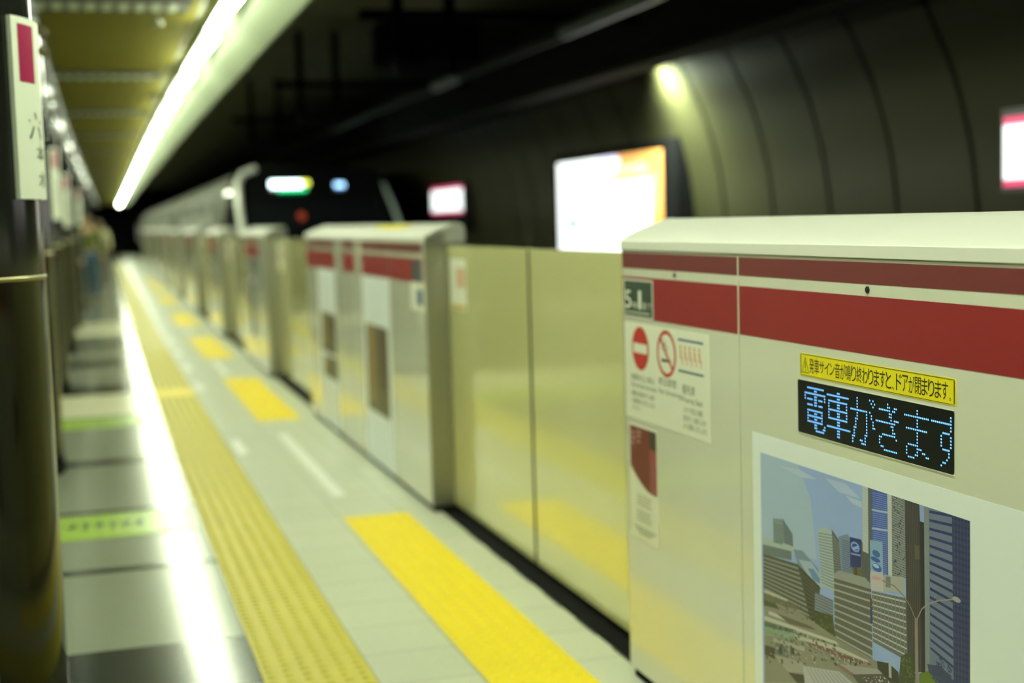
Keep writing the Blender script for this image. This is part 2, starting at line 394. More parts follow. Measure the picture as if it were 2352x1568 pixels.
# curved tunnel wall of dark panels
WP = [(5.16, -1.25), (5.16, 0.6), (5.13, 1.1), (5.10, 1.37), (5.045, 1.776), (4.935, 2.16), (4.82, 2.41), (4.73, 2.58), (4.58, 2.80), (4.50, 3.2)]
def smooth_prof(P, n=5):
    out = []
    for i in range(len(P) - 1):
        p0 = P[max(0, i - 1)]; p1 = P[i]; p2 = P[i + 1]; p3 = P[min(len(P) - 1, i + 2)]
        for k in range(n):
            t = k / n
            out.append(tuple(0.5 * (2 * p1[j] + (p2[j] - p0[j]) * t + (2 * p0[j] - 5 * p1[j] + 4 * p2[j] - p3[j]) * t * t + (3 * p1[j] - p0[j] - 3 * p2[j] + p3[j]) * t ** 3) for j in (0, 1)))
    return out + [P[-1]]
WS = smooth_prof(WP)
M_wall = mat('wall_panel', (0.030, 0.029, 0.012), 0.36, 0.0, spec=0.32, noise=0.05, nscale=0.8)
wp = MB(); off = 7.10 - 0.864 * 17
k = 0
while off + 0.864 * k < 95:
    y0 = off + 0.864 * k + 0.022; y1 = y0 + 0.864 - 0.044; n = len(wp.v); m = len(WS)
    for y in (y0, y1): wp.v += [(p[0], y, p[1]) for p in WS]
    for i in range(m - 1): wp.f.append((n + i, n + m + i, n + m + i + 1, n + i + 1)[::-1]); wp.c.append(0)
    k += 1
tag(wp.build('wall_right', M_wall, smooth=True, bent=True), 'curved tunnel wall of dark olive metal panels', kind='structure')
b = MB(); b.extr([(p[0] + 0.03, p[1]) for p in WS] + [(6.0, 3.4), (6.0, -1.3)], [FY0 + 2 * i for i in range(52)])
tag(b.build('wall_backing', M_dark, bent=True), kind='structure').name = 'trim_wall_joints'
b = MB(); b.lbox(-7.2, -7.0, FY0, FY1, 0, 3.0); tag(b.build('wall_left', mat('left_wall', (0.06, 0.06, 0.045), 0.5), bent=True), kind='structure')
b = MB(); b.box(-8, 6.6, 96, 96.2, -1.3, 3.7); b.box(-2.2, 1.2, 92, 92.2, 0, 2.0); o = b.build('wall_far', M_dark, bent=True); tag(o, kind='structure')
b = MB(); b.box(-8, 6.6, FY0 - .2, FY0, -1.3, 3.7); tag(b.build('wall_back', mat('back_wall', (0.05, 0.05, 0.035), 0.6)), kind='structure')

# things under the track ceiling
tr = MB(); tr.lbox(4.20, 4.45, FY0 + 0.1, 90, 2.575, 3.25); tag(tr.build('cable_tray', mat('tray', (0.016, 0.017, 0.012), 0.8, spec=0.15), bent=True), 'dark cable tray running along the top of the curved wall', 'cable tray')
pp = MB(); ys = [FY0 + 1.0 * i for i in range(76)]
pp.extr([(3.48 + 0.05 * math.cos(a * math.pi / 8), 2.78 + 0.05 * math.sin(a * math.pi / 8)) for a in range(16)], ys)
tag(pp.build('conduit_pipe', mat('pipe', (0.010, 0.011, 0.010), 0.55, spec=0.15), smooth=True, bent=True), 'long dark glossy conduit pipe hanging over the track', 'pipe')
for i, (ya, yb) in enumerate(((12.9, 14.0), (8.0, 9.9))):
    b = MB(); b.extr([(3.48 + 0.056 * math.cos(a * math.pi / 8), 2.78 + 0.056 * math.sin(a * math.pi / 8)) for a in range(16)], [ya, yb], caps=False)
    ppo = [o_ for o_ in COL.objects if o_.name == 'conduit_pipe'][0]; b.build('pipe_glint', mat('glint', (0.20, 0.23, 0.25), 0.35, 0.5), ppo, smooth=True, bent=True)['label'] = 'pale painted pipe sleeve'  # pale pipe sections added to stand in for glints of light
M_hang = mat('hanger', (0.003, 0.003, 0.003), 0.9, spec=0.02)
for i, y in enumerate((10.0, 15.0, 20.0)):
    r = empty('hanger_frame', 0, y, 0, ('nearest' if i == 0 else 'middle' if i == 1 else 'farthest') + ' black steel hanger frame over the track', 'hanger', 'black hanger frames over the track')
    b = MB(); b.box(1.95, 4.1, -0.04, 0.04, 2.86, 2.93); b.build('crossbar', M_hang, r)
    for x in (2.23, 2.62):
        b = MB(); b.box(x - 0.035, x + 0.035, -0.035, 0.035, 2.50, 3.46); b.build('upright', M_hang, r)
    b = MB(); b.box(2.2, 2.66, -0.035, 0.035, 2.47, 2.53); b.build('lower_bar', M_hang, r)
for i, y in enumerate((7.2, 14.0)):
    b = MB(); b.box(2.9, 3.9, -0.3, 0.3, 3.0, 3.40); o = b.build('junction_box', M_hang); o.location = (dx(y), y, 0)
    tag(o, 'black junction box under the tunnel ceiling, %s the camera' % ('closest to' if i == 0 else 'farther from'), 'box', 'junction boxes')

# wall lamp that makes the bright patch on the curved wall
def wall_lamp(y, P, lab):
    r = empty('wall_washer_lamp', 4.52, y, 2.66, lab, 'lamp', 'lamps washing the curved wall')
    b = MB(); b.box(-0.035, 0.02, -0.12, 0.12, -0.02, 0.12); b.build('housing', M_dark, r)
    b = MB(); b.quad((0.015, -0.09, -0.022), (-0.03, -0.09, -0.022), (-0.03, 0.09, -0.022), (0.015, 0.09, -0.022)); b.build('lens', mat('lamp_lens', (0.8, 0.9, 0.8), 0.4, emit=(0.8, 1, 0.8), estr=2.0), r)
    l = bpy.data.lights.new('spot', 'SPOT'); l.energy = P; l.color = (0.84, 1.0, 0.80); l.spot_size = math.radians(165); l.spot_blend = 1.0; l.shadow_soft_size = 0.05
    lo = bpy.data.objects.new('bulb', l); COL.objects.link(lo); lo.parent = r; lo.location = (0, 0, -0.05)
    lo.rotation_euler = (math.radians(-12), math.radians(-30), 0)
wall_lamp(10.95, 800, 'small dark lamp throwing the bright patch on the curved wall')

# ------------------------------------------------------------------ tactile paving
M_tac = mat('tactile_khaki', rgb(206, 192, 66), 0.5, noise=0.08, nscale=5)
M_tacy = mat('tactile_yellow', rgb(250, 222, 8), 0.5, noise=0.03, nscale=8)
def dot(mb, x, y, z0, r0, r1, h, n=8):
    k = len(mb.v)
    for (r, z) in ((r0, z0), (r1, z0 + h)):
        for i in range(n):
            a = 2 * math.pi * i / n; mb.v.append((x + r * math.cos(a), y + r * math.sin(a), z))
    for i in range(n):
        j = (i + 1) % n; mb.f.append((k + i, k + j, k + n + j, k + n + i)); mb.c.append(0)
    mb.f.append(tuple(k + n + i for i in range(n))); mb.c.append(0)
b = MB(); b.lbox(0.455, 0.785, FY0, 60, 0.0, 0.004, 1.0)
for i in range(6):
    x = 0.48 + i * 0.056
    for j in range(230):
        if not 11.7 < 3.4 + j * 0.055 < 12.35: dot(b, x, 3.4 + j * 0.055, 0.004, 0.016, 0.010, 0.005, 7)
    b.lbox(x - 0.012, x + 0.012, 16.1, 60, 0.004, 0.008, 2.0)
tag(b.build('tactile_strip', M_tac, bent=True), 'long worn khaki-yellow tactile strip of raised dots along the walkway', 'tactile paving')
TILES = [(3.45, 6.45), (9.96, 12.9), (15.0, 18.05), (20.2, 23.4), (26.4, 29.4), (31.6, 34.6), (36.8, 39.8)]
TL = ['large yellow tactile block in front of the nearest doors', 'second yellow tactile block, in front of the gate with the yellow sticker', 'third yellow tactile block along the gates',
      'fourth yellow tactile block along the gates'] + ['small far yellow tactile block near the end of the platform'] * 3
for k, (y0, y1) in enumerate(TILES):
    b = MB(); b.lbox(1.10, 1.41, y0, y1, 0.0, 0.004, 1.0)
    if k < 2:
        for i in range(5):
            for j in range(int((y1 - y0) / 0.06)): dot(b, 1.135 + i * 0.06, y0 + 0.03 + j * 0.06, 0.004, 0.015, 0.009, 0.005, 8)
    tag(b.build('tactile_block', M_tacy, bent=True), TL[k], 'tactile paving', 'bright yellow tactile blocks at the doors')
b = MB(); b.box(0.456, 0.784, 11.75, 12.3, 0.0042, 0.0095); tag(b.build('tactile_crossing', M_tacy, bent=True), 'short brighter yellow patch set across the khaki strip', 'tactile paving')
M_mark_refl = mat('mark_reflection_white', rgb(255, 255, 245), 0.35)
for k, (x, y0, y1) in enumerate(((1.18, 7.0, 9.3), (1.18, 13.3, 14.8), (1.18, 18.5, 20.0))):
    b = MB(); j = 0
    while y0 + j * 0.07 < y1: b.box(x - 0.033, x + 0.033, y0 + j * 0.07, y0 + j * 0.07 + 0.052, 0.0, 0.002); j += 1
    tag(b.build('floor_line', M_mark_refl, bent=True), ('white dashed guide line between the first and second yellow blocks', 'white dashed guide line between the second and third yellow blocks', 'white dashed guide line beyond the third yellow block')[k], 'floor line', 'white dashed guide lines')
for k, (y, x) in enumerate(((8.85, 0.855), (12.4, .86), (14.2, .87), (15.9, .87), (17.6, .87))):  # elongated floor reflections, painted as flat white strips
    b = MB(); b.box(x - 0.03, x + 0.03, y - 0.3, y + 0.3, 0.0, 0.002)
    tag(b.build('floor_reflection', M_mark_refl, bent=True), ('painted white floor reflection nearest the camera, beside the khaki strip', 'second painted white floor reflection', 'third painted white floor reflection', 'fourth painted white floor reflection', 'farthest painted white floor reflection')[k], 'painted reflection', 'painted white reflections beside the strip')
M_sticker = mat('floor_green', rgb(172, 206, 78), 0.25)
for k, (y0, y1) in enumerate(((6.50, 7.02), (10.22, 10.72))):
    r = empty('floor_sticker', -0.6, (y0 + y1) / 2, 0.0, ('nearer bright green floor sticker with a row of small dark marks' if k == 0 else 'farther bright green floor sticker in front of the cream floor panel'), 'sticker', 'green floor stickers')
    h = (y1 - y0) / 2; b = MB(); b.box(-0.9, 1.03, -h, h, 0.0, 0.003); b.build('green_sheet', M_sticker, r)
    b = MB()
    for i in range(9):
        x = -0.1 + i * 0.062 + 0.36
        b.box(x, x + 0.022, -0.05, 0.05, 0.003, 0.0036); b.box(x + 0.01, x + 0.034, 0.0, 0.09, 0.003, 0.0036)
    b.build('dark_marks', mat('mark_green', rgb(66, 100, 44), 0.4), r)

# ------------------------------------------------------------------ fluorescent tubes
M_tube = mat('tube_glow', (1, 1, 1), 0.5, emit=TUBE_C, estr=TUBE_L)
proto = None
for k in range(33):
    y = -3.6 + 2.44 * k
    if proto is None:
        r = empty('fluorescent_light', 0.89, y, 2.70, rz=0.0); b = MB()
        b.box(-0.05, 0.05, -1.2, 1.2, 0.035, 0.125); b.build('fitting', mat('fitting_white', rgb(220, 224, 200), 0.4), r)
        b = MB(); b.cyl((0.03, -1.19, 0), (-0.03, 1.19, 0), 0.019, 10); b.build('tube', M_tube, r, smooth=True)
        for s in (-1, 1):
            b = MB(); b.box(-0.03 * s - 0.014, -0.03 * s + 0.014, 1.19 * s - 0.015, 1.19 * s + 0.015, -0.02, 0.035); b.build('holder', mat('holder', rgb(210, 212, 190), .5), r)
        proto = r
    else: r = copy_tree(proto)
    r.location = (0.89 + dx(y), y, 2.70); r.rotation_euler = (0, 0, -slope(y))
    tag(r, 'bright white fluorescent tube in the long line along the platform ceiling', 'light', 'fluorescent tubes of the ceiling line')
# a second line over the other side of the island platform
proto = [o for o in COL.objects if o.name == 'fluorescent_light'][0]
for k in range(12):
    y = -3.6 + 3.6 * k; r = copy_tree(proto); r.location = (-3.4 + dx(y), y, 2.66); r.rotation_euler = (0, 0, -slope(y))
    tag(r, 'fluorescent tube of the second line, behind the pillars', 'light', 'fluorescent tubes behind the pillars')

# ------------------------------------------------------------------ pillars
M_pup = mat('pillar_black', (0.009, 0.010, 0.008), 0.16, spec=0.45)
M_plow = mat('pillar_dark_steel', (0.022, 0.022, 0.014), 0.13, 0.85)
M_gold = mat('gold_trim', (0.30, 0.27, 0.13), 0.3, 0.8)
M_ringm = mat('ring_bronze', rgb(62, 58, 30), 0.7, spec=0.1)
R = 0.30
PLAB = ['nearest dark glossy round pillar, cut by the left edge of the photo', 'second dark round pillar from the camera, with two bronze rings at its top', 'third dark round pillar from the camera', 'fourth dark round pillar from the camera']
pil0 = None
for k, py in enumerate(PIL):
    if pil0 is None:
        r = empty('pillar', 0, 0, 0, rz=0.0)
        b = MB(); b.lathe(0, 0, [(R + 0.004, 0.0), (R + 0.004, 0.10), (R, 0.104)], 72); b.build('skirting', M_black, r, True)
        b = MB(); b.lathe(0, 0, [(R, 0.104), (R, 1.274)], 96); b.build('lower_cladding', M_plow, r, True)
        b = MB(); b.lathe(0, 0, [(R, 1.284), (R, 2.64)], 96); b.build('upper_shaft', M_pup, r, True)
        b = MB(); b.lathe(0, 0, [(R, 1.274), (R + 0.002, 1.276), (R + 0.002, 1.283), (R, 1.285)], 96); b.build('seam_ring', M_gold, r, True)
        for a in (-64, -154, 26, 116):
            b = MB(); ca, sa = math.cos(math.radians(a)), math.sin(math.radians(a)); t = (-sa * 0.0035, ca * 0.0035)
            q = (R + 0.001); b.quad((q * ca - t[0], q * sa - t[1], 0.11), (q * ca + t[0], q * sa + t[1], 0.11), (q * ca + t[0], q * sa + t[1], 1.25), (q * ca - t[0], q * sa - t[1], 1.25)); b.build('joint_strip', M_gold, r)
        for z in (2.42, 2.53):
            b = MB(); b.lathe(0, 0, [(R, z - 0.03)] + [(R + 0.012 + 0.028 * math.cos(math.radians(t)), z + 0.028 * math.sin(math.radians(t))) for t in range(-90, 91, 20)] + [(R, z + 0.03)], 72); b.build('capital_ring', M_ringm, r, True)
        pil0 = r
    else: r = copy_tree(pil0)
    cx = PE[k] - R
    r.location = (cx + dx(py), py, 0)
    tag(r, PLAB[k] if k < 4 else 'far dark round pillar standing behind the nearer ones', 'pillar', 'round pillars along the platform')
def wrap(cx, cy, a0, a1, z0, z1, rad, mb, mi=0, n=14):             # angle 0 = +x, growing towards the camera (-y)
    for i in range(n):
        a = math.radians(a0 + (a1 - a0) * i / n); b_ = math.radians(a0 + (a1 - a0) * (i + 1) / n)
        mb.quad((cx + rad * math.cos(a), cy - rad * math.sin(a), z0), (cx + rad * math.cos(b_), cy - rad * math.sin(b_), z0),
                (cx + rad * math.cos(b_), cy - rad * math.sin(b_), z1), (cx + rad * math.cos(a), cy - rad * math.sin(a), z1), mi)
def wrap_text(s, ac, hw, zc, h, rad, mb):
    vs, fs = text_mesh(s); n = len(mb.v)
    for (u, v) in vs:
        a = math.radians(ac + hw - 2 * hw * u); mb.v.append((rad * math.cos(a), -rad * math.sin(a), zc + (v - 0.5) * h))
    for f_ in fs: mb.f.append(tuple(n + i for i in f_)); mb.c.append(0)
M_sign = mat('sign_white', rgb(222, 228, 212), 0.4)
M_mag = mat('sign_magenta', rgb(142, 0, 64), 0.45)
for k, (pi, z0, z1) in enumerate(((0, 1.487, 1.957), (2, 1.50, 2.10), (3, 1.45, 2.04), (5, 1.5, 2.1))):
    py = PIL[pi]; cx = PE[pi] - R
    r = empty('station_sign', cx, py, 0, ('large white and magenta station sign wrapped round the nearest pillar', 'white and magenta station sign on the third pillar', 'white and magenta station sign on the fourth pillar', 'far white and magenta station sign, almost hidden on the sixth pillar')[k], 'sign', 'station signs on the pillars', rz=0.0)
    b = MB(); q = R + 0.014
    wrap(0, 0, 36, -20, z0, z1, q, b, n=24)
    for a in (36, -20):
        ca, sa = math.cos(math.radians(a)), -math.sin(math.radians(a)); b.quad((q * ca, q * sa, z0), (R * ca, R * sa, z0), (R * ca, R * sa, z1), (q * ca, q * sa, z1))
    for z in (z0, z1):
        for i in range(24):
            a = math.radians(36 - 56 * i / 24); c2 = math.radians(36 - 56 * (i + 1) / 24)
            b.quad((q * math.cos(a), -q * math.sin(a), z), (q * math.cos(c2), -q * math.sin(c2), z), (R * math.cos(c2), -R * math.sin(c2), z), (R * math.cos(a), -R * math.sin(a), z))
    b.build('white_plate', M_sign, r)
    b = MB(); wrap(0, 0, 31.5, 16, z1 - 0.167, z1 - 0.018, q + 0.001, b); b.build('magenta_square', M_mag, r)
    if k < 3:
        b = MB()
        for i, ch in enumerate('六本木'): wrap_text(ch, (18, 13, 12)[i], (8, 6, 6)[i], z1 - 0.278 - 0.070 * i, (0.072, 0.045, 0.045)[i], q + 0.001, b)
        b.build('lettering', M_ink, r)
# ------------------------------------------------------------------ platform gates
GX = 1.53
def gate(yn, yf, label, seams, reds, group='platform gates along the track'):
    """gate cabinet between y=yn (near) and y=yf (far); seams: y of panel joints; reds: (ya,yb) spans carrying the stripes"""
    yc = (yn + yf) / 2; r = empty('platform_gate', GX, yc, 0, label, 'platform gate', group); h = (yf - yn) / 2
    b = MB(); b.box(0.004, 0.197, -h + 0.004, h - 0.004, 0.03, 1.30); b.build('cabinet', mat('cabinet_grey', rgb(150, 152, 130), .5), r)
    b = MB(); b.box(0.012, 0.19, -h + 0.01, h - 0.01, 0.0, 0.03); b.build('plinth', M_black, r)
    for s in (-1, 1):                                             # brushed end faces
        b = MB(); y = s * h
        b.extr([(0.0, 0.03), (0.197, 0.03), (0.197, 1.345), (0.19, 1.375), (0.165, 1.382), (0.145, 1.380), (0.07, 1.356), (0.0, 1.322)][::1], [y - 0.004, y] if s > 0 else [y, y + 0.004])
        b.build('end_plate', M_steel, r)
    b = MB()
    b.extr([(-0.004, 1.299), (0.2, 1.299), (0.2, 1.35), (0.192, 1.378), (0.17, 1.388), (0.148, 1.387), (0.125, 1.380), (0.06, 1.358), (0.006, 1.333), (-0.004, 1.326)], [-h + 0.0, -h + 0.004, h - 0.004, h])
    b.build('top_cover', M_cover, r, smooth=True, bevel=0.0015)
    ys = [yf] + seams + [yn]
    for i in range(len(ys) - 1):
        a = ys[i] - yc - 0.0025; c = ys[i + 1] - yc + 0.0025; b = MB(); b.box(0.0, 0.02, c, a, 0.03, 1.2965); b.build('front_panel', M_cream, r, bevel=0.002)
    for (ya, yb) in reds:
        b = MB(); plate(b, ya - yc, yb - yc, 1.246, 1.291, 0.0, 0.0006); b.build('dark_red_stripe', M_dred, r)
        b = MB(); plate(b, ya - yc, yb - yc, 1.101, 1.221, 0.0, 0.0006); b.build('red_stripe', M_red, r)
    return r, yc
def part(r, name, m, fn, label=None, **k):
    b = MB(); fn(b); o = b.build(name, m, r, **k)
    if label: o['label'] = label
    return o

# nearest gate, in focus
g, yc = gate(1.30, 3.855, 'nearest platform gate, with the blue text display, city photo and warning stickers', [3.085], [(3.852, 3.090), (3.080, 1.32)])
T = lambda y: y - yc
for y in (3.468, 2.494):
    def f(b, y=y):
        b.cyl((0.001, T(y), 1.2345), (-0.0015, T(y), 1.2345), 0.0075, 20)
        b.cyl((-0.001, T(y), 1.2345), (-0.004, T(y), 1.2345), 0.005, 6)
    part(g, 'screw', mat('screw_steel', (0.10, 0.10, 0.08), 0.3, 0.9), f)
# car and door number plate
o = part(g, 'number_plate', M_green, lambda b: round_plate(b, T(3.845), T(3.620), 1.102, 1.214, -0.0006, 0.0008, 0.004, 0), 'dark green plate with pale numbers')
def f(b):
    x = -0.00155
    for (a, c, z0, z1) in ((3.845, 3.620, 1.2095, 1.214), (3.845, 3.620, 1.102, 1.1065), (3.845, 3.838, 1.102, 1.214), (3.627, 3.620, 1.102, 1.214)): face_rect(b, T(a), T(c), z0, z1, x)
    put_text(b, '5', T(3.834), T(3.786), 1.128, 1.180, x); put_text(b, '号車', T(3.782), T(3.738), 1.128, 1.148, x)
    put_text(b, '1', T(3.730), T(3.708), 1.128, 1.182, x); put_text(b, '番ドア', T(3.698), T(3.634), 1.128, 1.150, x)
    for i in range(12): face_rect(b, T(3.83 - i * .0155), T(3.83 - i * .0155 - .011), 1.1145, 1.119, x)
p = MB(); f(p); p.build('lettering', M_white, o)
# notice with the three pictograms
o = part(g, 'notice_sticker', M_white, lambda b: round_plate(b, T(3.845), T(3.255), 0.803, 1.087, 0.0, 0.0008, 0.004), 'cream notice sticker with three pictograms')
x = -0.0011
b = MB(); cy, cz, rr = T(3.723), 1.0135, 0.0635
disc(b, cy, cz, rr, rr, x); 
k = b.build('no_entry_sign', M_signred, o)
b = MB(); face_rect(b, cy + 0.052, cy - 0.052, cz - 0.014, cz + 0.014, x - 0.0003); b.build('white_bar', M_white, k)
b = MB(); cy = T(3.534); ring(b, cy, 1.0135, 0.055, 0.066, x); q = 0.0425
seg(b, (cy + q, 1.0135 + q), (cy - q, 1.0135 - q), 0.010, x - 0.0003); b.build('no_smoking_sign', M_signred, o)
b = MB(); face_rect(b, cy + 0.034, cy - 0.008, 0.990, 0.998, x - 0.0001); face_rect(b, cy - 0.010, cy - 0.030, 0.990, 0.998, x - 0.0001); 
for (a0, z0) in ((0.022, 1.045), (0.002, 1.038)):
    pts = [(cy + a0 + 0.009 * math.sin(t * 1.1), z0 - 0.0045 * t + 0.01) for t in range(8)]
    for i in range(7): seg(b, pts[i], pts[i + 1], 0.0028, x - 0.0001)
b.build('cigarette', M_ink, o)
b = MB()
for z in (1.058, 0.973): face_rect(b, T(3.452), T(3.292), z, z + 0.0055, x)
b.build('blue_lines', M_signblue, o)
b = MB()
for i in range(5):                                                # little row of seated figures
    cy2 = 3.437 - i * 0.030; disc(b, T(cy2), 1.041, 0.0055, 0.0055, x, 14)
    seg(b, (T(cy2), 1.034), (T(cy2 - 0.003), 1.010), 0.010, x); seg(b, (T(cy2 - 0.002), 1.011), (T(cy2 - 0.013), 1.011), 0.006, x); seg(b, (T(cy2 - 0.012), 1.011), (T(cy2 - 0.012), 0.994), 0.005, x)
b.build('seat_figures', M_signor, o)
b = MB(); x = -0.0011
def line(s, ya, yb, z0, z1): put_text(b, s, T(ya), T(yb), z0, z1, x)
line('線路内立入禁止', 3.795, 3.622, 0.917, 0.936); line('Do not enter the tracks', 3.795, 3.610, 0.897, 0.910)
line('線路内は危険です。絶対', 3.795, 3.625, 0.870, 0.885); line('に線路内に立ち入らな', 3.795, 3.622, 0.848, 0.863); line('いで下さい。', 3.795, 3.730, 0.828, 0.841)
line('終日禁煙', 3.590, 3.470, 0.922, 0.945); line('No Smoking', 3.590, 3.437, 0.895, 0.912)
line('優先席', 3.430, 3.348, 0.915, 0.941); line('Priority Seat', 3.432, 3.300, 0.888, 0.908)
line('このドア付近には優先', 3.425, 3.300, 0.865, 0.881); line('席があり、お譲りします', 3.425, 3.280, 0.842, 0.858); line('ようお願いいたします。', 3.425, 3.272, 0.820, 0.836)
b.build('lettering', M_grayink, o)
# maroon card
o = part(g, 'card_sticker', M_white, lambda b: plate(b, T(3.822), T(3.612), 0.444, 0.785, 0.0, 0.0008), 'tall maroon and cream card')
b = MB(); x = -0.0011
pts = [(3.817, 0.779), (3.668, 0.779), (3.668, 0.594)] + [(3.668 + 0.149 * t, 0.594 + 0.0 + 0.062 * t ** 1.5) for t in (0.2, 0.4, 0.6, 0.8, 1.0)]
b.poly([(x, T(a), c) for a, c in pts]); b.build('maroon_field', M_maroon, o)
b = MB(); b.poly([(x, T(a), c) for a, c in ((3.668, 0.779), (3.617, 0.779), (3.617, 0.725), (3.668, 0.725))]); b.build('brown_field', M_brown, o)
b = MB(); b.poly([(x, T(a), c) for a, c in ((3.668, 0.725), (3.617, 0.725), (3.617, 0.592), (3.668, 0.594))]); b.build('pink_field', M_pink, o)
b = MB()
for (ya, yb, z) in ((3.81, 3.78, .757), (3.81, 3.775, .742), (3.81, 3.785, .727), (3.765, 3.73, .765), (3.765, 3.735, .752), (3.762, 3.738, .736)): face_rect(b, T(ya), T(yb), z - .003, z + .003, x - .0002)
b.build('pale_marks', mat('pale_mark', rgb(190, 150, 140), .5), o)
b = MB()
for i, z in enumerate((.575, .566, .557, .548, .528, .519, .510, .501)): face_rect(b, T(3.77), T(3.66 + (i % 3) * .006), z - .0014, z + .0014, x)
for i, z in enumerate((.478, .470, .462)): face_rect(b, T(3.80 - i * .02), T(3.632 + i * .02), z - .002, z + .002, x)
b.build('small_print', mat('print_grey', rgb(150, 154, 122), .5), o)
# yellow warning label
o = part(g, 'warning_label', M_yel, lambda b: round_plate(b, T(2.778), T(2.190), 1.030, 1.0815, 0.0, 0.0008, 0.005), 'yellow strip label with black writing')
b = MB(); x = -0.0012
for (a, c, z0, z1) in ((2.773, 2.195, 1.0785, 1.0797), (2.773, 2.195, 1.0318, 1.0328), (2.775, 2.772, 1.034, 1.078), (2.197, 2.194, 1.034, 1.078)): face_rect(b, T(a), T(c), z0, z1, x)
tri = ((2.768, 1.0385), (2.738, 1.0385), (2.753, 1.0725))
for i in range(3): seg(b, (T(tri[i][0]), tri[i][1]), (T(tri[(i + 1) % 3][0]), tri[(i + 1) % 3][1]), 0.0016, x)
face_rect(b, T(2.7545), T(2.7515), 1.048, 1.063, x); face_rect(b, T(2.7545), T(2.7515), 1.042, 1.045, x)
MSG = '発車サイン音が鳴り終わりますと、ドアが閉まります。'
pos = 2.735; cw = (2.735 - 2.198) / (len(MSG) - 0.6)
for i, ch in enumerate(MSG):
    ya = pos - i * cw; k2 = 0.94
    if ch in '、。': put_text(b, ch, T(ya - 0.002), T(ya - 0.008), 1.0385, 1.0445, x); pos += cw * 0.3 if ch == '、' else 0; continue
    sm = ch in 'サイン'
    put_text(b, ch, T(ya), T(ya - cw * k2), 1.039 + (0.004 if sm else 0), 1.0725 - (0.003 if sm else 0), x)
b.build('lettering', M_ink, o)
# blue dot-matrix display
o = part(g, 'text_display', M_led, lambda b: round_plate(b, T(2.788), T(2.197), 0.900, 1.0205, 0.0, 0.0015, 0.005), 'black display with glowing blue letters')
part_rim = MB(); ring_pts = ((2.7895, 2.1955, 1.0205, 1.0217), (2.7895, 2.1955, 0.8985, 0.900)); 
for (a, c, z0, z1) in ring_pts: plate(part_rim, T(a), T(c), z0, z1, 0.0, 0.0018)
part_rim.build('display_rim', M_cream, o)
GL = ['''
..############..
.......##.......
###############.
#......##.....#.
#.####.##.###.#.
.......##.......
..####.##.###...
................
..###########...
..#....##...#...
..###########...
..#....##...#...
..###########...
.......##.....#.
.......##....##.
........######..''','''
.......##.......
###############.
.......##.......
.#############..
.#.....##....#..
.#.....##....#..
.#############..
.#.....##....#..
.#.....##....#..
.#############..
.......##.......
.......##.......
################
.......##.......
.......##.......
.......##.......''','''
....#.......#.#.
....#........#.#
....#.........#.
....#...........
###########.#...
....#.....#..#..
....#.....#..#..
...##.....#...#.
...#......#...#.
...#......#...##
..##......#.....
..#.......#.....
..#......##.....
.##......#......
.#....##.#......
.#.....###......''','''
.......#........
.......##..##...
..#######.##....
........##......
........##......
.........#.###..
############....
.........##.....
..........#.....
..........##....
....########....
..##........#...
..#.............
..#.............
...##...........
.....########...''','''
........#.......
........#.......
.##############.
........#.......
........#.......
........#.......
..############..
........#.......
........#.......
........#.......
........#.......
...######.......
..#.....###.....
..#.....#..##...
..#....##....##.
...####.........''','''
..........#.....
..........#.....
################
..........#.....
..........#.....
......####......
.....#....#.....
.....#....#.....
.....#....#.....
.....#....#.....
......####......
.........#......
.........#......
........#.......
......##........
.....#..........''']
b = MB(); P = 0.0061; R0 = 0.0021
for gi, gl in enumerate(GL):
    rows = gl.strip('\n').split('\n')
    for ri, row in enumerate(rows):
        for ci, ch in enumerate(row):
            y = 2.7545 - gi * 0.0975 - ci * P - 0.001; z = 1.0065 - ri * 0.00628
            if ch == '#' and y > 2.2000:
                pts = [(-0.0019, T(y) - R0 * 1.15 * math.cos(a * math.pi / 4), z + R0 * math.sin(a * math.pi / 4)) for a in range(8)]
                b.poly(pts[::-1])
b.build('led_dots', M_leddot, o)
